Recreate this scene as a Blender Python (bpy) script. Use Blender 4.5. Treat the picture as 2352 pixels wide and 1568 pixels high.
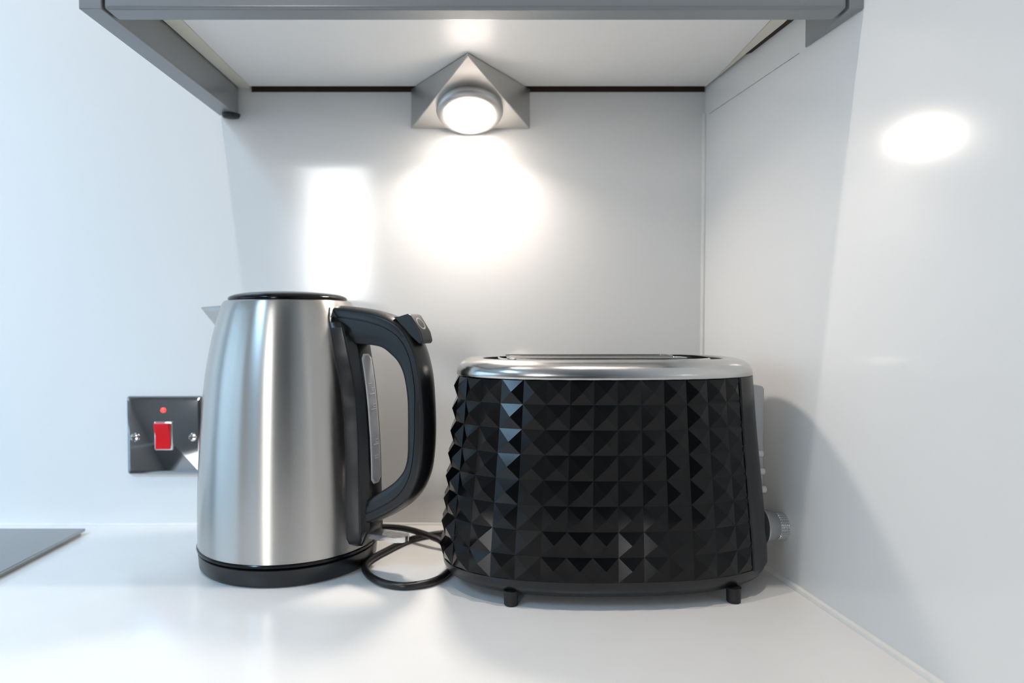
import bpy, bmesh, math, random
from mathutils import Vector, Matrix
random.seed(4)
PI = math.pi
S = bpy.context.scene
COL = S.collection
for o in list(bpy.data.objects): bpy.data.objects.remove(o)

# ---------------------------------------------------------------- camera
CH = 0.2406                       # camera height above the worktop (worktop top is z = 0)
TH = math.radians(1.607)
FPX = 1568.0
cd = bpy.data.cameras.new('camera'); cam = bpy.data.objects.new('camera', cd); COL.objects.link(cam)
cd.sensor_width = 36; cd.lens = 24; cd.shift_x = 56/2352
cd.clip_start = 0.01
cd.dof.use_dof = True; cd.dof.focus_distance = 0.605; cd.dof.aperture_fstop = 4.0
cam.location = (0, 0, CH); cam.rotation_euler = (PI/2 - TH, 0, 0)
S.camera = cam
def ray(px, py):
    u = (px-1120)/FPX; v = (784-py)/FPX
    return Vector((u, math.cos(TH)+v*math.sin(TH), -math.sin(TH)+v*math.cos(TH)))
def at(px, py, d):
    r = ray(px, py); return Vector((0,0,CH)) + r*(d/r.y)
def on_plane(px, py, p0, n):
    r = ray(px, py); o = Vector((0,0,CH)); return o + r*((p0-o).dot(n)/r.dot(n))

# ---------------------------------------------------------------- world and light
W = bpy.data.worlds.new('world'); S.world = W; W.use_nodes = True
bg = W.node_tree.nodes['Background']; bg.inputs[0].default_value = (.55,.78,1,1); bg.inputs[1].default_value = 1.0
S.view_settings.view_transform = 'Standard'; S.view_settings.look = 'None'
S.view_settings.gamma = 1; S.view_settings.use_curve_mapping = False
S.view_settings.exposure = 0.46
def area(name, loc, rot, sx, sy, power, color, spread=180):
    l = bpy.data.lights.new(name, 'AREA'); l.shape = 'RECTANGLE'; l.size = sx; l.size_y = sy
    l.energy = power; l.color = color; l.spread = math.radians(spread)
    o = bpy.data.objects.new(name, l); COL.objects.link(o); o.location = loc; o.rotation_euler = rot
    return o
YR = -2.6                        # wall behind the camera
XL = -2.3                        # wall on the left
ZC = 1.50                        # ceiling above the worktop
LAMP_E = 23.0
area('daylight_narrow_window', (-0.90, YR+.03, .79), (PI/2,0,0), .40, .80, 19, (1,.98,.96))
area('daylight_skylight', (-1.25, -.45, ZC-.02), Vector((0,0,-1)).rotation_difference(Vector((-.30,.55,-1))).to_euler(), .7, .6, 27, (.42,.71,1.0), 110)  # added cool fill under the closed ceiling, brightens the left of the back wall
area('daylight_left_window', (XL+.03, -.35, .62), (PI/2,0,-PI/2), 1.7, 1.2, 5.0, (.48,.74,1.0))
def downlight(x, y, e, c=(1,.89,.79)):
    l = bpy.data.lights.new('downlight_bulb', 'SPOT'); l.energy = e; l.color = c; l.shadow_soft_size = .014
    l.spot_size = math.radians(110); l.spot_blend = .6
    o = bpy.data.objects.new('downlight_bulb', l); COL.objects.link(o); o.location = (x, y, ZC-.03)
DL = [(-.43, .37), (.19, .36), (-1.4, -.9), (-1.4,-2.0), (-.2,-1.6)]
for i, (x, y) in enumerate(DL): downlight(x, y, [12,15,4,4,5][i])

# ---------------------------------------------------------------- helpers
def mat(name, color, rough=.5, metal=0., spec=.5, aniso=0., noise=0., nscale=8., bump=0., bscale=200., stretch=(1,1,1), coat=0., trans=0., emit=None, es=0., rvar=0., tangent=False, ior=1.5):
    m = bpy.data.materials.new(name); m.use_nodes = True
    nt = m.node_tree; b = nt.nodes['Principled BSDF']
    b.inputs['Base Color'].default_value = (*color, 1); b.inputs['Roughness'].default_value = rough
    b.inputs['Metallic'].default_value = metal; b.inputs['Specular IOR Level'].default_value = spec
    b.inputs['Coat Weight'].default_value = coat; b.inputs['Coat Roughness'].default_value = .05
    b.inputs['Transmission Weight'].default_value = trans; b.inputs['IOR'].default_value = ior
    b.inputs['Anisotropic'].default_value = aniso
    if tangent:
        tg = nt.nodes.new('ShaderNodeTangent'); tg.direction_type = 'RADIAL'; tg.axis = 'Z'; b.inputs['Anisotropic Rotation'].default_value = .25
        nt.links.new(tg.outputs[0], b.inputs['Tangent'])
    if emit:
        b.inputs['Emission Color'].default_value = (*emit, 1); b.inputs['Emission Strength'].default_value = es
    tc = nt.nodes.new('ShaderNodeTexCoord'); mp = nt.nodes.new('ShaderNodeMapping')
    mp.inputs['Scale'].default_value = stretch; nt.links.new(tc.outputs['Object'], mp.inputs[0])
    if noise or rvar:
        n = nt.nodes.new('ShaderNodeTexNoise'); n.inputs['Scale'].default_value = nscale; n.inputs['Detail'].default_value = 4
        nt.links.new(mp.outputs[0], n.inputs['Vector'])
        if noise:
            r = nt.nodes.new('ShaderNodeValToRGB')
            r.color_ramp.elements[0].color = (*[c*(1-noise) for c in color],1); r.color_ramp.elements[0].position = .3
            r.color_ramp.elements[1].color = (*[min(1,c*(1+noise)) for c in color],1); r.color_ramp.elements[1].position = .7
            nt.links.new(n.outputs[0], r.inputs[0]); nt.links.new(r.outputs[0], b.inputs['Base Color'])
        if rvar:
            mr = nt.nodes.new('ShaderNodeMapRange'); mr.inputs[3].default_value = rough-rvar; mr.inputs[4].default_value = rough+rvar
            nt.links.new(n.outputs[0], mr.inputs[0]); nt.links.new(mr.outputs[0], b.inputs['Roughness'])
    if bump:
        n2 = nt.nodes.new('ShaderNodeTexNoise'); n2.inputs['Scale'].default_value = bscale; n2.inputs['Detail'].default_value = 3
        nt.links.new(mp.outputs[0], n2.inputs['Vector'])
        bp = nt.nodes.new('ShaderNodeBump'); bp.inputs['Strength'].default_value = bump; bp.inputs['Distance'].default_value = .0005
        nt.links.new(n2.outputs[0], bp.inputs['Height']); nt.links.new(bp.outputs[0], b.inputs['Normal'])
    return m
M = {}
M['splash'] = mat('gloss_white_panel', (.80,.80,.79), rough=.12, spec=.5, noise=.006, nscale=3, rvar=.01)
M['splash_right'] = mat('gloss_white_panel_right', (.80,.80,.79), rough=.15, spec=.45, noise=.006, nscale=3, rvar=.01)
M['quartz'] = mat('white_quartz', (.80,.79,.775), rough=.19, spec=.5, noise=.012, nscale=25)
M['paint'] = mat('white_paint', (.54,.54,.54), rough=.6, noise=.01)
M['grey'] = mat('grey_lacquer', (.235,.25,.265), rough=.22, spec=.5, noise=.02, nscale=5)
M['carcass'] = mat('white_carcass', (.90,.89,.87), rough=.35, noise=.01)
M['cream'] = mat('cream_edge', (.76,.73,.64), rough=.5, noise=.03)
M['gap'] = mat('dark_brown_gap', (.035,.02,.014), rough=.8, noise=.2)  # dark base colour stands in for shade in the open cabinet gaps
M['steel'] = mat('brushed_kettle_steel', (.50,.48,.455), rough=.30, metal=1, aniso=.9, tangent=True, bump=.008, bscale=160, stretch=(1,1,14), rvar=.008, nscale=30)
M['chrome'] = mat('satin_chrome', (.56,.555,.54), rough=.20, metal=1, bump=.06, bscale=120, stretch=(1,6,6), rvar=.04, nscale=40)
M['lampsteel'] = mat('brushed_lamp_steel', (.60,.585,.565), rough=.42, metal=1, bump=.05, bscale=80, stretch=(1,8,8))
M['black'] = mat('gloss_black_plastic', (.0025,.0025,.003), rough=.13, spec=.25, bump=.03, bscale=90)
M['satin'] = mat('satin_black_plastic', (.007,.0075,.009), rough=.30, spec=.5, bump=.03, bscale=150)
M['rubber'] = mat('black_rubber', (.012,.012,.012), rough=.45, spec=.4, noise=.1)
M['cord'] = mat('black_cord', (.012,.011,.011), rough=.32, spec=.5, noise=.1)
M['gauge'] = mat('grey_gauge_plastic', (.34,.36,.39), rough=.25, noise=.10, nscale=60)
M['gauge_rim'] = mat('pale_gauge_rim', (.62,.62,.62), rough=.3, noise=.03)
M['mark'] = mat('gauge_print', (.62,.62,.62), rough=.5, noise=.05)
M['clear'] = mat('clear_plastic', (.93,.93,.93), rough=.08, trans=.9, ior=1.45, noise=.02)
M['blackchrome'] = mat('black_chrome', (.33,.35,.37), rough=.07, metal=1, noise=.03)
M['mirror'] = mat('polished_chrome', (.80,.80,.80), rough=.10, metal=1, noise=.02)
M['red'] = mat('red_plastic', (.78,.003,.010), rough=.28, noise=.03)
M['neon'] = mat('red_neon', (.9,.05,.03), rough=.3, emit=(1,.04,.04), es=1.6, noise=.02)
M['glass'] = mat('black_glass', (.008,.010,.013), rough=.05, spec=1.0, noise=.1, coat=.6, ior=2.4)
M['silver'] = mat('silver_plastic', (.42,.43,.44), rough=.34, metal=.55, noise=.03)
M['led'] = mat('white_button', (.55,.56,.58), rough=.25, noise=.03)
M['lens'] = mat('lamp_lens', (1,1,1), rough=.3, emit=(1,.88,.77), es=LAMP_E, noise=.01)
M['silicone'] = mat('white_silicone', (.80,.79,.76), rough=.4, noise=.03, nscale=60, bump=.4, bscale=60)
M['pencil'] = mat('pencil_line', (.35,.34,.33), rough=.8, noise=.3, nscale=90)
M['floor'] = mat('grey_floor', (.30,.28,.26), rough=.4, noise=.1)
M['dark'] = mat('slot_dark', (.02,.018,.017), rough=.5, noise=.1)  # near-black base colour stands in for shade inside slots and the rim recess

def obj(name, bm, m, parent=None, smooth=None, bevel=0, seg=2):
    bmesh.ops.recalc_face_normals(bm, faces=bm.faces[:])
    if smooth is not None:
        for f in bm.faces: f.smooth = True
        for e in bm.edges:
            if len(e.link_faces) == 2 and e.calc_face_angle(0) > math.radians(smooth): e.smooth = False
    me = bpy.data.meshes.new(name); bm.to_mesh(me); bm.free()
    o = bpy.data.objects.new(name, me); COL.objects.link(o)
    me.materials.append(m)
    if parent: o.parent = parent
    if bevel:
        b = o.modifiers.new('bevel', 'BEVEL'); b.width = bevel; b.segments = seg; b.limit_method = 'ANGLE'; b.angle_limit = math.radians(35)
        for f in me.polygons: f.use_smooth = True
        b.harden_normals = True
    return o
def thing(name, label, cat, loc=(0,0,0), rz=0, group=None):
    o = bpy.data.objects.new(name, None); COL.objects.link(o); o.location = loc; o.rotation_euler = (0,0,rz)
    o.empty_display_size = .02; return tag(o, label, cat, group)
def tag(o, label, cat, group=None):
    o['label'] = label; o['category'] = cat
    if group: o['group'] = group
    return o
def struct(name, bm, m, parent=None, **k):
    o = obj(name, bm, m, parent, **k)
    if not parent: o['kind'] = 'structure'
    return o
def box(bm, x0, x1, y0, y1, z0, z1):
    v = [bm.verts.new(p) for p in ((x0,y0,z0),(x1,y0,z0),(x1,y1,z0),(x0,y1,z0),(x0,y0,z1),(x1,y0,z1),(x1,y1,z1),(x0,y1,z1))]
    for f in ((0,3,2,1),(4,5,6,7),(0,1,5,4),(1,2,6,5),(2,3,7,6),(3,0,4,7)): bm.faces.new([v[i] for i in f])
    return v
def bxo(*a):
    bm = bmesh.new(); box(bm, *a); return bm
def prism(pts, z0, z1, bm=None):
    bm = bm or bmesh.new()
    a = [bm.verts.new((p[0],p[1],z0)) for p in pts]; b = [bm.verts.new((p[0],p[1],z1)) for p in pts]
    n = len(pts); bm.faces.new(a[::-1]); bm.faces.new(b)
    for i in range(n): bm.faces.new((a[i],a[(i+1)%n],b[(i+1)%n],b[i]))
    return bm
def loft(rings, cap0=True, cap1=True, closed=True, bm=None):
    bm = bm or bmesh.new(); R = [[bm.verts.new(p) for p in r] for r in rings]; n = len(R[0])
    for i in range(len(R)-1):
        for j in range(n if closed else n-1):
            k = (j+1) % n; bm.faces.new((R[i][j],R[i][k],R[i+1][k],R[i+1][j]))
    if cap0: bm.faces.new(R[0][::-1])
    if cap1: bm.faces.new(R[-1])
    return bm
def lathe(prof, n=96, axis='z', center=(0,0,0), cap=True, bm=None):
    rings = []
    for r, z in prof:
        ring = []
        for i in range(n):
            a = 2*PI*i/n; c, s = r*math.cos(a), r*math.sin(a)
            p = (c,s,z) if axis == 'z' else (z,c,s) if axis == 'x' else (c,z,s)
            ring.append((p[0]+center[0],p[1]+center[1],p[2]+center[2]))
        rings.append(ring)
    return loft(rings, cap, cap, bm=bm)
def catmull(P, n=8):
    P = [Vector(p) for p in P]; out = []
    Q = [P[0]*2-P[1]] + P + [P[-1]*2-P[-2]]
    for i in range(1, len(Q)-2):
        for k in range(n):
            t = k/n; a,b,c,d = Q[i-1],Q[i],Q[i+1],Q[i+2]
            out.append(.5*((2*b)+(c-a)*t+(2*a-5*b+4*c-d)*t*t+(3*b-a-3*c+d)*t**3))
    out.append(P[-1]); return out
def tube(P, r, n=14, bm=None, cap=True):
    rings = []; up = Vector((0,0,1)); N = len(P)
    for i, p in enumerate(P):
        t = (P[min(i+1,N-1)]-P[max(i-1,0)]).normalized()
        s = t.cross(up)
        if s.length < 1e-4: s = t.cross(Vector((0,1,0)))
        s.normalize(); w = s.cross(t).normalized()
        rings.append([p + s*(r*math.cos(2*PI*k/n)) + w*(r*math.sin(2*PI*k/n)) for k in range(n)])
    return loft(rings, cap, cap, bm=bm)
def lerp(t, x):
    if x <= t[0][0]: return t[0][1]
    for (a,va),(b,vb) in zip(t,t[1:]):
        if x <= b: return va+(vb-va)*(x-a)/(b-a)
    return t[-1][1]

# ---------------------------------------------------------------- room
DB = 0.806                                       # depth of the back wall
def wx(y): return .2545 + .128*(DB-y)            # face of the right wall (not square to the back wall)
FZ = -.91
struct('wall_back', bxo(XL-.1, .40, DB, DB+.08, FZ, ZC), M['splash'])
struct('wall_right', prism([(wx(DB+.08),DB+.08),(wx(YR-.1),YR-.1),(wx(YR-.1)+.1,YR-.1),(wx(DB+.08)+.1,DB+.08)], FZ, ZC), M['splash_right'])
# wall behind the camera with a narrow window, wall on the left with a wide window
def wall_with_hole(name, along, c0, c1, h0, h1, z0, z1, at_, thick):
    bm = bmesh.new()
    for (a,b,zz0,zz1) in ((c0,h0,FZ,ZC),(h1,c1,FZ,ZC),(h0,h1,FZ,z0),(h0,h1,z1,ZC)):
        if along == 'x': box(bm, a, b, at_-thick, at_, zz0, zz1)
        else: box(bm, at_-thick, at_, a, b, zz0, zz1)
    return struct(name, bm, M['paint'])
wall_with_hole('wall_front', 'x', XL-.1, .70, -1.12, -.68, .37, 1.21, YR, .1)
wall_with_hole('wall_left', 'y', YR-.1, DB+.08, -1.22, .52, 0.0, 1.24, XL, .1)
def window(name, along, a0, a1, z0, z1, at_):
    fr = bmesh.new(); w = .045
    for (a,b,c,d) in ((a0,a1,z0,z0+w),(a0,a1,z1-w,z1),(a0,a0+w,z0+w,z1-w),(a1-w,a1,z0+w,z1-w)):
        if along == 'x': box(fr, a, b, at_-.08, at_-.03, c, d)
        else: box(fr, at_-.08, at_-.03, a, b, c, d)
    f = struct(name, fr, M['paint'])
    g = bxo(a0+w,a1-w,at_-.06,at_-.056,z0+w,z1-w) if along == 'x' else bxo(at_-.06,at_-.056,a0+w,a1-w,z0+w,z1-w)
    obj('window_pane', g, M['clear'], f)
window('window_1', 'x', -1.12, -.68, .37, 1.21, YR)
window('window_2', 'y', -1.22, .52, 0.0, 1.24, XL)
struct('baseboard_front', bxo(XL, .65, YR, YR+.015, FZ, FZ+.10), M['paint'])
for i in range(2):
    tcab = thing('tall_cabinet', ['tall dark grey kitchen cabinet behind the camera beside the narrow window','tall dark grey kitchen cabinet behind the camera in the right corner'][i], 'cabinet', (-.34+i*.605, YR+.32, FZ))  # unseen cabinets, added to darken the room and its reflections
    obj('carcass', bxo(-.30,.30,-.29,.28,0,2.2), M['grey'], tcab)
    obj('door', bxo(-.298,.298,.282,.302,.10,1.2), M['grey'], tcab, bevel=.002)
    obj('door', bxo(-.298,.298,.282,.302,1.204,2.19), M['grey'], tcab, bevel=.002)
struct('ceiling', bxo(XL-.1, .85, YR-.1, DB+.08, ZC, ZC+.1), M['paint'])
struct('floor', bxo(XL-.1, .85, YR-.1, DB+.08, FZ-.1, FZ), M['floor'])

# silicone beads and the pencil line on the right wall
bm = tube([Vector((wx(y)-.0006, y, .0004)) for y in [DB-.002-i*.02 for i in range(38)]], .0035, 8)
struct('trim_1', bm, M['silicone'], smooth=40)
bm = tube([Vector((wx(DB)-.0008+-.0004, DB-.0008, .004+i*.02)) for i in range(25)], .0024, 8)
struct('trim_2', bm, M['silicone'], smooth=40)
bm = tube([Vector((-2.8+i*.0762*1, DB-.0005, .0003)) for i in range(40)], .0022, 8)
struct('trim_3', bm, M['silicone'], smooth=40)
pl = bmesh.new()
y0 = .795
while y0 > .62:
    box(pl, 0, .0003, y0-.006, y0, .4806, .4812)
    y0 -= .0066
for v in pl.verts: v.co.x += wx(v.co.y) - .0003
struct('trim_4', pl, M['pencil'])

# worktop
wt = tag(obj('worktop', prism([(XL+.002,.20),(wx(.20)-.001,.20),(wx(DB)-.0012,DB-.001),(XL+.002,DB-.001)], -.03, 0), M['quartz']),
         'white glossy stone worktop running under the kettle and toaster', 'worktop')
# base cabinets that carry the worktop
bc = thing('base_cabinet', 'grey base cabinet run carrying the white worktop', 'cabinet', (-1.3,.5,FZ))
obj('carcass', bxo(-.985, 1.55, -.25, .30, .10, .879), M['grey'], bc)
for i in range(1,5):
    obj('door', bxo(-1.60+.0+i*.625, -.98+i*.625, -.272, -.252, .11, .875), M['grey'], bc, bevel=.002)

# ---------------------------------------------------------------- wall cabinet
ZP = .4815                       # bottom of side panel and door
ZU = .5135                       # underside of the carcass
ZT = 1.18
wc = thing('wall_cabinet', 'grey wall cabinet with white underside above the kettle and toaster', 'cabinet', (0,.67,ZU))
def wobj(name, bm, m, **k):
    for v in bm.verts: v.co.y -= .67; v.co.z -= ZU
    return obj(name, bm, m, wc, **k)
DF = .532
sp = wobj('side_panel', prism([(-.3145,DF),(-.2975,DF),(-.2905,DB-.003),(-.3125,DB-.003)], ZP, ZT), M['grey'], bevel=.0006)
wobj('door', bxo(-.2955, .2765, DF, DF+.0212, ZP, ZT), M['grey'], bevel=.0028, seg=4)
def xr(y): return wx(y)-.0045
wobj('filler', prism([(.2785,DF),(wx(DF)-.0005,DF),(wx(.606)-.0005,.606),(.2785,.606)], ZP, ZT), M['grey'], bevel=.0006)
wobj('underside_panel', prism([(-.2755,.556),(.2555,.556),(.2555,xr(.556)*0+.770),(.2525,DB-.0085),(-.2755,DB-.0085)], ZU, ZU+.018), M['carcass'])
e1 = wobj('carcass_side', prism([(-.2945,.556),(-.2760,.556),(-.2760,DB-.0015),(-.2895,DB-.0015)], ZU-.0002, ZT-.001), M['cream'])
yb = .790
wobj('carcass_side', prism([(.2560,.556),(.2725,.556),(.2700,.632),(.2620,.704),(.2562,.768)], ZU-.0002, ZT-.001), M['cream'])
wobj('backing', bxo(-.2755, .2535, DB-.0012, DB-.0002, ZU-.004, ZT-.01), M['gap'])  # dark sheet for the shade in the gap between underside and back wall
wobj('side_gap', prism([(.2735,.556),(wx(.556)-.0006,.556),(wx(.70)-.0006,.70),(.2635,.705),(.2712,.632)], ZU+.0003, ZU+.008), M['gap'])  # dark piece added as shade in the gap beside the right wall
wobj('top_panel', bxo(-.2955, .2535, DF+.024, DB-.01, ZT-.018, ZT), M['carcass'])
# small black cable stub under the rear end of the side panel
cs = bmesh.new()
c = at(527, 276, .796); c.z = ZP
lathe([(.0105,-.0005),(.0105,-.0028),(.009,-.0045),(.004,-.0052)], 20, 'z', (c.x+.0016, c.y, ZP), bm=cs)
for v in cs.verts:
    v.co.x += .0008*math.sin(v.co.y*2300); v.co.y = (v.co.y-c.y)*.75+c.y
wobj('cable_stub', cs, M['rubber'], smooth=50)

# ---------------------------------------------------------------- triangular under cabinet lamp
LX = (1081-1120)/FPX*DB
lamp = thing('cabinet_lamp', 'triangular brushed steel lamp glowing beneath the wall cabinet', 'lamp', (LX, DB-.001, ZU))
hw = .0695; hh = -.0470; ap = -.1075
bm = bmesh.new()
A = bm.verts.new((0,ap,-.0008)); B = bm.verts.new((-hw,0,-.0008)); Cc = bm.verts.new((hw,0,-.0008)); D = bm.verts.new((-hw,0,hh)); E = bm.verts.new((hw,0,hh))
A2 = bm.verts.new((0,ap,-.0035))
for f in ((A,B,Cc),(A,A2,D,B),(A,Cc,E,A2),(A2,E,D),(B,D,E,Cc)): bm.faces.new(f)
obj('housing', bm, M['lampsteel'], lamp, bevel=.0008)
nrm = Vector((0, hh+.0035, -(-ap))).normalized()      # outward normal of the sloping face (down and forward)
cen = Vector((0, ap*.315, hh+ (-.0035-hh)*.315))
rot = Vector((0,0,1)).rotation_difference(nrm).to_matrix().to_4x4()
T = Matrix.Translation(cen) @ rot
def lobj(name, bm, m, **k):
    bmesh.ops.transform(bm, matrix=T, verts=bm.verts); return obj(name, bm, m, lamp, **k)
lobj('ring', lathe([(.0355,-.002),(.0358,.0006),(.0372,.0024),(.0374,.0048),(.0362,.0074),(.0335,.0096),(.0302,.0108),(.0284,.0106),(.0278,.0090)], 72), M['lampsteel'], smooth=40)
lobj('lens', lathe([(.0276,.0091),(.0276,.0108),(.0268,.0132),(.024,.0150),(.018,.0163),(.010,.0169),(.002,.0171)], 64), M['lens'], smooth=50)

la = bpy.data.lights.new('lamp_bulb', 'AREA'); la.shape = 'DISK'; la.size = .046; la.energy = .58; la.color = (1,.89,.79); la.spread = math.radians(150)
lo = bpy.data.objects.new('lamp_bulb', la); COL.objects.link(lo)
lpos = Matrix.Translation(lamp.location) @ T @ Matrix.Translation((0,0,.0180))
lo.location = lpos.translation; lo.rotation_euler = Vector((0,0,-1)).rotation_difference(nrm).to_euler()
# ---------------------------------------------------------------- cooker switch on the back wall
p = at(295, 909, DB); q = at(469, 1087, DB)
sw = thing('cooker_switch', 'black chrome wall switch plate with red rocker left of the kettle', 'switch', ((p.x+q.x)/2, DB, (p.z+q.z)/2))
pw = (q.x-p.x)/2; ph = (p.z-q.z)/2
bm = bmesh.new()
rings = []
def rrect(w, h, r, y, n=6):
    out = []
    for cx, cz, a0 in ((w-r,h-r,0),(-w+r,h-r,90),(-w+r,-h+r,180),(w-r,-h+r,270)):
        for k in range(n+1):
            a = math.radians(a0+90*k/n); out.append((cx+r*math.cos(a), y, cz+r*math.sin(a)))
    return out
obj('plate', loft([rrect(pw,ph,.003,-.0002), rrect(pw,ph,.003,-.0035), rrect(pw-.0012,ph-.0012,.003,-.0052), rrect(pw-.004,ph-.004,.002,-.0060)]), M['blackchrome'], sw, smooth=25)
obj('rocker_bezel', loft([rrect(.0105,.0168,.0012,-.006), rrect(.0105,.0168,.0012,-.0072), rrect(.0095,.0160,.001,-.0078)]), M['mirror'], sw, smooth=30)
rk = bmesh.new()
prof = [(-.0155,-.0075),(-.0155,-.0105),(0,-.0100),(.0155,-.0145),(.0155,-.0075)]
a = [rk.verts.new((-.0088,y,z)) for z,y in prof]; b = [rk.verts.new((.0088,y,z)) for z,y in prof]
rk.faces.new(a); rk.faces.new(b[::-1])
for i in range(5): rk.faces.new((a[i],a[(i+1)%5],b[(i+1)%5],b[i]))
obj('rocker', rk, M['red'], sw, bevel=.001)
def off(px, py): v = at(px,py,DB); return v.x-(p.x+q.x)/2, v.z-(p.z+q.z)/2
nx, nz = off(381, 940)
obj('neon_indicator', lathe([(.0029,-.006),(.0029,-.0072),(.0024,-.0085),(.001,-.009)], 24, 'y', (nx,0,nz)), M['neon'], sw, smooth=40)
for sx in (-1, 1):
    sxx, szz = off(316, 1002); sxx = abs(sxx)*sx
    s = bmesh.new(); lathe([(.0048,-.0058),(.0048,-.0075),(.0040,-.0086),(.0015,-.0091)], 32, 'y', (sxx,0,szz), bm=s)
    so = obj('screw', s, M['mirror'], sw, smooth=40)
    obj('screw_slot', bxo(sxx-.0034, sxx+.0034, -.0093, -.0088, szz-.0005, szz+.0005), M['dark'], so)

# ---------------------------------------------------------------- hob
hb = thing('hob', 'black glass hob at the left end of the worktop', 'hob', (-.75,.51,0))
obj('glass_top', bxo(-.30, .2925, -.255, .2605, .0032, .0064), M['glass'], hb, bevel=.0007)
obj('seal', bxo(-.296, .289, -.251, .257, .0001, .0032), M['cream'], hb)

# ---------------------------------------------------------------- kettle
KC = Vector((-.2025, .696, 0)); AZ = math.radians(23)
e_ = Vector((math.cos(AZ), -math.sin(AZ), 0)); t_ = Vector((math.sin(AZ), math.cos(AZ), 0))
def kp(px, py, t=0.):
    """pixel -> (rho, z) on the vertical plane through the kettle axis, offset by t"""
    w = on_plane(px, py, KC + t_*t, t_); return (w-KC).dot(e_), w.z
kb = thing('kettle_base', 'round black power base under the steel kettle', 'kettle base', KC, -AZ)
obj('base', lathe([(.082,.0002),(.0855,.0012),(.0870,.0035),(.0882,.0165),(.0872,.0172),(.070,.0172)], 128), M['satin'], kb, smooth=35)
obj('contact_plate', lathe([(.034,.0172),(.034,.0181),(.030,.0182)], 64), M['satin'], kb, smooth=35)
kt = thing('electric_kettle', 'brushed steel electric kettle with black handle standing on its base', 'kettle', KC, -AZ)
prof = [(.0874,.0218),(.0884,.0222),(.0885,.035),(.0883,.060),(.0875,.088),(.0866,.106),(.0848,.135),(.0825,.165),(.0800,.188),(.0768,.208),(.0735,.2245),(.0700,.2385),(.0665,.2510),(.0640,.2580),(.0622,.2612),(.0600,.2622),(.055,.2624)]
obj('body', lathe(prof, 160, cap=True), M['steel'], kt, smooth=30)
def rb(z): return lerp([(b,a) for a,b in prof], z)
obj('bottom_rim', lathe([(.060,.0184),(.0880,.0184),(.0893,.0192),(.0895,.0212),(.0888,.0221),(.080,.0221)], 128), M['black'], kt, smooth=35)
obj('lid', lathe([(.0560,.2624),(.0580,.2628),(.0584,.2642),(.0572,.2660),(.052,.2682),(.042,.2700),(.028,.2712),(.012,.2717),(.001,.2718)], 128), M['black'], kt, smooth=50)
# spout
tp, tz = kp(463, 707); bp_, bz_ = kp(497, 793)
rings = []
for k in range(17):
    s = -1+2*k/16
    top = Vector((-.052 + (tp+.052)*(1-abs(s)**1.6), .026*s, tz + .0015*abs(s)))
    bot = Vector((-.0700, .004*s, bz_-.002))
    rings.append([top.lerp(bot, j/8) + Vector((-.0018*math.sin(PI*j/8)*(1-abs(s)),0,0)) for j in range(9)])
sp_ = obj('spout', loft(rings, False, False, closed=False), M['steel'], kt, smooth=45)
sm = sp_.modifiers.new('s','SOLIDIFY'); sm.thickness = .0010; sm.offset = 1
# mount strip for handle and gauge
sil = [(786,712),(826,745),(843,780),(849,800),(857,850),(862,890),(866,930),(871,1000),(873,1050),(874,1100),(875,1150),(875,1200),(866,1222),(861,1240)]
rs = []
for px,py in sil:
    r, z = kp(px, py, .0085); rs.append((z, r))
rs.sort()
def proj_x(rho, t, z):
    w = KC + e_*rho + t_*t + Vector((0,0,z-CH)); f = Vector((0,math.cos(TH),-math.sin(TH)))
    return 1120+FPX*w.x/w.dot(f)
def solve_t(rho, z, x):
    lo, hi = -.06, .0
    for _ in range(40):
        m_ = (lo+hi)/2
        if proj_x(rho, m_, z) < x: lo = m_
        else: hi = m_
    return -(lo+hi)/2
EDGE = sorted([(kp(x_,y_,-.02)[1], x_) for x_,y_ in ((761,711),(762,730),(776,814),(787,871),(797,966),(800,1048),(802,1156),(804,1238),(806,1262))])
RIDGE = sorted([(kp(x_,y_,-.015)[1], x_) for x_,y_ in ((774,711),(782,735),(797,800),(809,857),(818,912),(823,1000),(825,1100),(827,1262))])
zlo = kp(818, 1262, -.02)[1]; 
ztop = kp(762, 708, -.016)[1]+.0008
rings = []
N = 48
for i in range(N+1):
    z = zlo + (ztop-zlo)*i/N
    b = rb(z); ro = lerp(rs, z)
    h1 = solve_t(b+.0002, z, lerp(EDGE, z)); bc_ = math.sqrt(b*b-h1*h1)
    if z < zlo+.010:
        k = (z-zlo)/.010; h1 *= .55+.45*math.sqrt(max(0,1-(1-k)**2))
        ro = b+.004+(ro-b-.004)*math.sqrt(max(0,1-(1-k)**2))
    pr = ro-b
    rg = min(b+.009, ro-.0015); hr = min(h1-.0012, max(.009, solve_t(rg, z, lerp(RIDGE, z))))
    if z < zlo+.010: hr = h1*.8
    hf = min(.0118, hr*.97)
    half = [(bc_-.004,h1-.001),(bc_+.0004,h1),(bc_+.0014,h1-.0002),(rg-.0012,hr+.0006),(rg,hr),(rg+.0010,hr-.0012 if hr-.0012>hf else hf),(ro-.0014,hf),(ro-.0004,hf*.93),(ro,hf*.84),(ro+.0003,0)]
    sec = [(x,-t) for x,t in half] + [(x,t) for x,t in half[-2::-1]]
    rings.append([(x,t,z) for x,t in sec])
mount = obj('handle_mount', loft(rings), M['satin'], kt, smooth=28)
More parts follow.
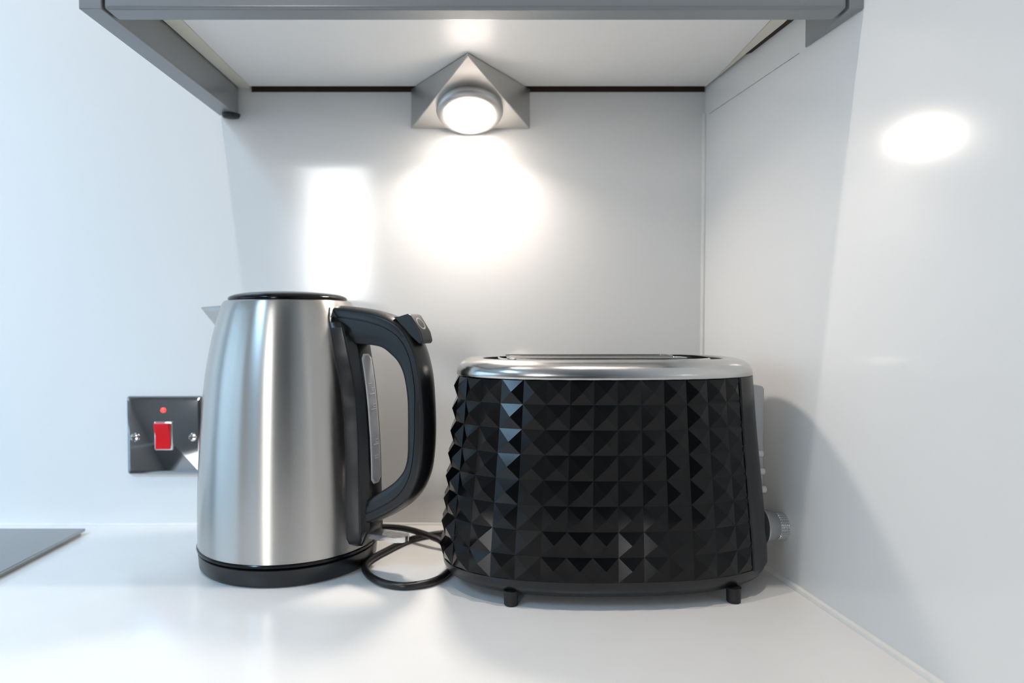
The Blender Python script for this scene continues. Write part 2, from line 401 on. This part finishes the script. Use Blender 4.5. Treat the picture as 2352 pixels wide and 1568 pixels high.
# gauge on the outer face
def gauge_ring(off_, wq, za, zb, n=30, end=.004):
    L = []; R = []
    for i in range(n+1):
        z = za+(zb-za)*i/n; x = lerp(rs, z)+off_
        d = min(z-za, zb-z); k = 1 if d > end else math.sqrt(max(0.,1-(1-d/end)**2))
        w = wq*(.55+.45*k); L.append((x,-w,z)); R.append((x,w,z))
    return L, R
za = kp(862,1108)[1]; zb = kp(842,812)[1]
def strip(off_, w, za, zb, th):
    L,R = gauge_ring(off_, w, za, zb); bm = bmesh.new()
    rings = []
    for l, r in zip(L, R):
        pts = []
        for k in range(7):
            s = -1+k/3; cv = .0006*(1-s*s)
            pts.append((l[0]+th+cv, s*r[1], l[2]))
        pts += [(l[0]-.002, r[1], l[2]), (l[0]-.002, l[1], l[2])]
        rings.append(pts)
    return loft(rings)
gw = .0080
go = obj('water_gauge', strip(0, gw, za, zb, .0006), M['gauge_rim'], kt, smooth=40)
mk = strip(0, gw-.0014, za+.0018, zb-.0018, .0009)
def gmark(py, t0, t1, h):
    z = kp(862, py)[1]
    v = [mk.verts.new((lerp(rs,zz)+.0018-.0004*abs(t)/gw, t, zz)) for t,zz in ((t0,z-h),(t1,z-h),(t1,z+h),(t0,z+h))]
    mk.faces.new(v).material_index = 1
for y_ in (904, 939, 1019): gmark(y_, -.0040, .0045, .00045)
for y_, t0, t1 in ((880,-.0045,.001),(884,-.0045,-.0035),(891,-.001,.004),(896,-.001,.003),(928,-.0010,.0045),(931,-.001,0.),(934,-.0010,.0045),(1008,-.001,.004),(1012,-.001,0),(1015,-.001,.004),(1045,-.0035,.0035),(1050,-.003,.003)): gmark(y_, t0, t1, .0003)
gwn = obj('gauge_window', mk, M['gauge'], go, smooth=40); gwn.data.materials.append(M['mark'])
# handle
st = [((762,711),(772,775)),((790,713),(800,786)),((818,717),(822,791)),((846,722),(846,792)),((884,734),(873,798)),((911,750),(894,814)),((930,771),(910,831)),((946,803),(922,855)),((957,844),(929,885)),((963,885),(933,920)),((966,939),(934,957)),((967,994),(934,1002)),((964,1050),(933,1047)),((957,1093),(926,1078)),((942,1129),(909,1102)),((923,1153),(890,1118)),((896,1172),(868,1132)),((869,1186),(850,1145)),((845,1196),(834,1160)),((822,1203),(815,1180))]
HW = .0148
P_o = [Vector((*kp(*a, t=-HW),0)) for a,b in st]; P_i = [Vector((*kp(*b, t=-HW),0)) for a,b in st]
P_o = catmull(P_o, 5); P_i = catmull(P_i, 5)
rings = []; brings = []
for k,(o_, i_) in enumerate(zip(P_o, P_i)):
    L = (o_-i_).length; d = (o_-i_)/L; g = .0070/L            # band width near the outer edge
    wk = HW
    half = [(0.,wk*.78),(.03,wk*.88),(.12,wk*.95),(.35,wk*.985),(1-g-.0006/L,wk),(1-g-.0002/L,wk-.0007),(1-g+.0004/L,wk-.0007),(1-g+.0008/L,wk),(1-.0005/L,wk),(1+.0006/L,wk-.0006),(1+.0024/L,wk*.75),(1+.0040/L,wk*.40)]
    sec = [(f,-t) for f,t in half]+[(1+.0045/L,0.)]+[(f,t) for f,t in half[::-1]]
    rings.append([(i_.x+d.x*L*f, t, i_.y+d.y*L*f) for f,t in sec])
obj('handle', loft(rings), M['satin'], kt, smooth=32)
# lid release button
quad = [(903,727),(914,727),(936,720),(944,724),(966,762),(971,782),(968,789),(962,790),(938,768)]
pts = [kp(*a, t=-.010) for a in quad]
bm = bmesh.new()
a = [bm.verts.new((x,-.0102,z)) for x,z in pts]; b = [bm.verts.new((x,.0102,z)) for x,z in pts]
bm.faces.new(a); bm.faces.new(b[::-1])
for i in range(len(a)): bm.faces.new((a[i],a[(i+1)%len(a)],b[(i+1)%len(a)],b[i]))
bt = obj('lid_button', bm, M['satin'], kt, bevel=.0012, seg=3)
# oval thumb dimple on the button
m0 = Vector((*kp(944,726,-.010),0)); m1 = Vector((*kp(964,760,-.010),0)); dd = (m1-m0); nn = Vector((-dd.y, dd.x,0)).normalized()
if nn.x < 0: nn = -nn
bm = bmesh.new(); ring = []
for rr, hgt in ((1.,.0002),(.86,.0007),(.72,.0003),(.3,.0001)):
    ring.append([ (m0+dd*(.5+.42*rr*math.cos(2*PI*k/32))+nn*hgt).to_tuple()[0:1] + (.0066*rr*math.sin(2*PI*k/32),) + ((m0+dd*(.5+.42*rr*math.cos(2*PI*k/32))+nn*hgt).y,) for k in range(32)])
obj('thumb_rest', loft(ring), M['silver'], bt, smooth=60)
# clear on/off lever
lv0 = kp(838, 1240, 0); lv1 = kp(938, 1232, 0)
bm = bmesh.new(); zl = .0372
def lev(dz, k):
    x0, x1 = .096, lv1[0]-.0005; w = .0105*k; pts = []
    pts += [(x0,-w,zl+dz),]
    for j in range(13):
        a = -PI/2+PI*j/12; pts.append((x1-w+w*math.cos(a), w*math.sin(a), zl+dz))
    pts += [(x0,w,zl+dz)]
    return pts
loft([lev(-.0042,.86),lev(-.0034,.97),lev(-.0005,1),lev(.0006,.97),lev(.0012,.90),lev(.0008,.80)], bm=bm)
obj('power_lever', bm, M['clear'], kt, smooth=30)
# kettle cord: from the back of the base to the wall behind the toaster
def local_obj(name, P, r, m, root, n=14):
    inv = Matrix.Rotation(-root.rotation_euler.z, 4, 'Z') @ Matrix.Translation(-root.location)
    bm = tube([inv @ p for p in P], r, n); return obj(name, bm, m, root, smooth=60)
CR = .0034
def onz(px, py, z): 
    r = ray(px,py); return Vector((0,0,CH)) + r*((z-CH)/r.z)
ends = [Vector((-.150,.762,.008)), Vector((-.135,.765,.009))]
mid = [onz(872,1210,.0115), onz(905,1211,.0125), onz(940,1216,.0130), onz(975,1226,.0125), onz(1005,1238,.010), onz(1035,1250,.0055)]
mid2 = [Vector((-.010,.757,.0040)), Vector((.04,.775,.0040)), Vector((.10,.778,.0038)), Vector((.16,.775,.0038)), Vector((.20,.770,.0038))]
local_obj('power_cord', catmull(ends+mid+mid2, 10), CR, M['cord'], kb)

# ---------------------------------------------------------------- toaster
TC = Vector((.1083,.6465,0)); TR = math.radians(1.8)
ts = thing('toaster', 'black toaster with faceted diamond sides and a silver top rim', 'toaster', TC, TR)
NP = 2.5
def plan(a, b, n=NP, N=1440):
    pts = []
    for i in range(N):
        t = 2*PI*i/N - PI/2; c, s = math.cos(t), math.sin(t)
        pts.append(((abs(c)**(2/n))*math.copysign(a,c), (abs(s)**(2/n))*math.copysign(b,s)))
    return pts
def resample(pts, m, off_=0.):
    n = len(pts); L = [0.]
    for i in range(n): L.append(L[-1]+math.dist(pts[i], pts[(i+1)%n]))
    T_ = L[-1]; out = []; j = 0
    for k in range(m):
        s = ((k+off_)/m*T_) % T_
        lo, hi = 0, n
        while hi-lo > 1:
            md = (lo+hi)//2
            if L[md] <= s: lo = md
            else: hi = md
        f = (s-L[lo])/(L[lo+1]-L[lo]); a, b = pts[lo], pts[(lo+1)%n]
        out.append((a[0]+(b[0]-a[0])*f, a[1]+(b[1]-a[1])*f))
    return out
AZt = [(.0068,.126),(.0074,.132),(.0090,.1395),(.0130,.1465),(.0190,.1500),(.0240,.1506),(.045,.1494),(.09,.1452),(.14,.1400),(.1925,.1358)]
BZt = [(.0068,.064),(.0074,.070),(.0090,.0760),(.0130,.0815),(.0190,.0845),(.0240,.0850),(.045,.0846),(.09,.0822),(.14,.0795),(.1925,.0770)]
NC = 36                                   # gem columns round the body
Z0g, Z1g, NR = .0240, .1925, 8
def ring_at(z, m, off_=0., grow=0.):
    return resample(plan(lerp(AZt,z)+grow, lerp(BZt,z)+grow), m, off_)
bm = bmesh.new()
sub = 4                                   # edge subdivisions so that the smooth end stays round
OFF = -.10
rows = []
for r in range(NR+1):
    z = Z0g+(Z1g-Z0g)*r/NR
    rows.append([bm.verts.new((x,y,z)) for x,y in ring_at(z, NC, OFF)])
for r in range(NR):
    z = Z0g+(Z1g-Z0g)*(r+.5)/NR
    ctr = ring_at(z, NC, OFF+.5)
    for k in range(NC):
        x, y = ctr[k]; x2,y2 = ctr[(k+1)%NC]; x0,y0_ = ctr[k-1]
        n_ = Vector((y2-y0_, -(x2-x0), 0)).normalized()
        fl = max(0., min(1., (n_.x-.32)/.40)); amp = .0036*(1-fl) 
        # chord sag compensation on the smooth end
        v = bm.verts.new((x+n_.x*amp, y+n_.y*amp, z))
        a,b,c,d = rows[r][k], rows[r][(k+1)%NC], rows[r+1][(k+1)%NC], rows[r+1][k]
        for f in ((a,b,v),(b,c,v),(c,d,v),(d,a,v)): bm.faces.new(f)
obj('body', bm, M['black'], ts)           # flat shaded facets
low = [ring_at(z, 144, OFF) for z in (.0068,.0074,.0080,.0090,.0108,.0130,.0158,.0190,.0240)]
rr = [[(x,y,z) for x,y in g] for g,z in zip(low,(.0068,.0074,.0080,.0090,.0108,.0130,.0158,.0190,.0240))]
obj('lower_shell', loft(rr), M['satin'], ts, smooth=40)
# smooth end panel that covers the right end
rings = []
for i in range(25):
    z = .0235+(.1924-.0235)*i/24
    a = lerp(AZt,z)+.0016; b = lerp(BZt,z)+.0016; pts = []
    for k in range(25):
        t = math.radians(-40+80*k/24); c, s = math.cos(t), math.sin(t)
        pts.append((abs(c)**(2/NP)*a, math.copysign(abs(s)**(2/NP)*b, s), z))
    pts += [(pts[-1][0]-.003, pts[-1][1]-.002, z), (pts[0][0]-.003, pts[0][1]+.002, z)]
    rings.append(pts)
obj('end_panel', loft(rings), M['satin'], ts, smooth=40)
# silver top rim
rp = [(.0012,.1925),(.0018,.1932),(.0012,.1975),(-.0010,.2020),(-.0050,.2052),(-.0105,.2073),(-.0165,.2080),(-.0215,.2075),(-.0232,.2066)]
base_a, base_b = lerp(AZt,.1925), lerp(BZt,.1925)
rings = [[(x,y,z) for x,y in resample(plan(base_a+g, base_b+g, NP), 192)] for g,z in rp]
obj('top_rim', loft(rings, False, False), M['chrome'], ts, smooth=60)
obj('rim_floor', loft([[(x,y,z) for x,y in resample(plan(base_a-.0225, base_b-.0225), 96)] for z in (.198,.2005)]), M['dark'], ts)
obj('rim_liner', loft([[(x,y,z) for x,y in resample(plan(base_a-g, base_b-g), 96)] for g,z in ((.0231,.2066),(.0231,.1990),(.0220,.1990),(.0220,.2066))], False, False), M['dark'], ts)  # dark ring paints the unlit inner wall of the rim
# raised plate with the two bread slots cut through it
plate_o = resample(plan(.1045, .0505, 3.2), 160)
bm = bmesh.new()
rings = [[(x,y,z) for x,y in resample(plan(.0985-g, .0505-g, 3.2),160)] for g,z in ((.0,.2005),(.0,.2070),(.0012,.2082))]
loft(rings, True, False, bm=bm)
bm.verts.ensure_lookup_table(); bm.edges.ensure_lookup_table()
outer = [v for v in bm.verts if abs(v.co.z-.2082) < 1e-6]
oe = [e for e in bm.edges if e.verts[0].co.z > .2081 and e.verts[1].co.z > .2081]
slot_edges = []
def slot_ring(cx, cy, lx, ly, r, n=6):
    out = []
    for sx, sy, a0 in ((lx-r,ly-r,0),(-lx+r,ly-r,90),(-lx+r,-ly+r,180),(lx-r,-ly+r,270)):
        for k in range(n+1):
            a = math.radians(a0+90*k/n); out.append((cx+sx+r*math.cos(a), cy+sy+r*math.sin(a)))
    return out
SL = [(-.010,-.0215),(-.010,.0215)]
for cx, cy in SL:
    g = [bm.verts.new((x,y,.2082)) for x,y in slot_ring(cx,cy,.081,.0145,.006)]
    g2 = [bm.verts.new((x,y,.2020)) for x,y in slot_ring(cx,cy,.081,.0145,.006)]
    n = len(g)
    for i in range(n):
        slot_edges.append(bm.edges.new((g[i], g[(i+1)%n])))
    for i in range(n): bm.faces.new((g[i],g[(i+1)%n],g2[(i+1)%n],g2[i]))
bmesh.ops.triangle_fill(bm, use_beauty=True, use_dissolve=False, edges=oe+slot_edges)
obj('slot_plate', bm, M['chrome'], ts, smooth=30)
for cx, cy in SL:
    rings = []
    for g,z in ((.0006,.2080),(.0006,.2086),(.0001,.2089),(-.0008,.2086),(-.0008,.2080)):
        rings.append([(x,y,z) for x,y in slot_ring(cx,cy,.081+g,.0145+g,.006)])
    sl = obj('slot_rim', loft(rings, False, False), M['chrome'], ts, smooth=40)
    obj('slot_well', bxo(cx-.0800,cx+.0800,cy-.0135,cy+.0135,.150,.2022), M['dark'], sl)
# feet
for fx in (-.0905,.1015):
    for fy in (-.0680,.0680):
        obj('foot', lathe([(.0052,.0002),(.0060,.0008),(.0064,.0130)], 24, 'z', (fx,fy,0)), M['rubber'], ts, smooth=40)
# lever housing, buttons, knob on the right end
bm = bmesh.new()
zt_, zb_ = .1835, .060
yq = .020
sec = [(.125,zb_),(.1470,zb_),(.1475,.085),(.1478,.10),(.1478,.1785),(.1462,.1815),(.125,.1855)]
a = [bm.verts.new((x,-yq+.000,z)) for x,z in sec]; b = [bm.verts.new((x,yq,z)) for x,z in sec]
bm.faces.new(a); bm.faces.new(b[::-1])
for i in range(len(sec)): bm.faces.new((a[i],a[(i+1)%len(sec)],b[(i+1)%len(sec)],b[i]))
obj('lever_housing', bm, M['silver'], ts, bevel=.0012)
for py_ in (1040,1080,1122):
    z = CH-(py_-740)*.632/FPX; xb = lerp(AZt,z)+.0012
    obj('button', lathe([(.0033,-.006),(.0033,.0004),(.0027,.0011),(.001,.0013)], 24, 'x', (xb,-.0250,z)), M['led'], ts, smooth=40)
kz = CH-(1212-740)*.632/FPX; kx = lerp(AZt,kz)-.0005
kn = obj('browning_knob', lathe([(.0155,0),(.0157,.0012),(.0152,.0022),(.0122,.0118),(.0112,.0126)], 64, 'x', (kx,-.018,kz)), M['silver'], ts, smooth=35)
rings = []
for i,(r,x) in enumerate([(.0108,.0120),(.0118,.0128)]+[(.0118,.0128+.0008*j) for j in range(1,10)]+[(.0112,.0206),(.0090,.0209)]):
    ring = []
    for k in range(120):
        a = 2*PI*k/120; q_ = r + (.0007 if (k%4<2) else 0) - (.0003 if i%2 else 0)
        ring.append((kx+x, -.018+q_*math.cos(a), kz+q_*math.sin(a)))
    rings.append(ring)
obj('knob_grip', loft(rings), M['silver'], kn, smooth=20)
# toaster cord: comes out from under the left end, loops towards the kettle and runs back behind the toaster
P = [Vector((.010,.640,CR+.0003)), Vector((-.010,.642,CR+.0003))]
for px,py in ((1042,1308),(1015,1326),(985,1338),(950,1344),(918,1345),(880,1338),(850,1323),(838,1306),(843,1292),(862,1278),(890,1263),(918,1249),(945,1238),(968,1232),(995,1227),(1022,1223)):
    P.append(onz(px, py, CR+.0002))
P += [Vector((-.030,.778,CR+.0003)), Vector((.02,.790,CR+.0003)), Vector((.10,.792,CR+.0003)), Vector((.18,.788,CR+.0003))]
local_obj('power_cord', catmull(P, 10), CR, M['cord'], ts)

# ceiling downlights and the rest of the lit fittings
for x, y in DL:
    d = thing('ceiling_downlight', 'round recessed downlight in the white ceiling', 'light', (x,y,ZC), group='recessed ceiling downlights')
    obj('bezel', lathe([(.030,-.0005),(.045,-.0005),(.045,-.004),(.040,-.006),(.030,-.004)], 40), M['mirror'], d, smooth=40)
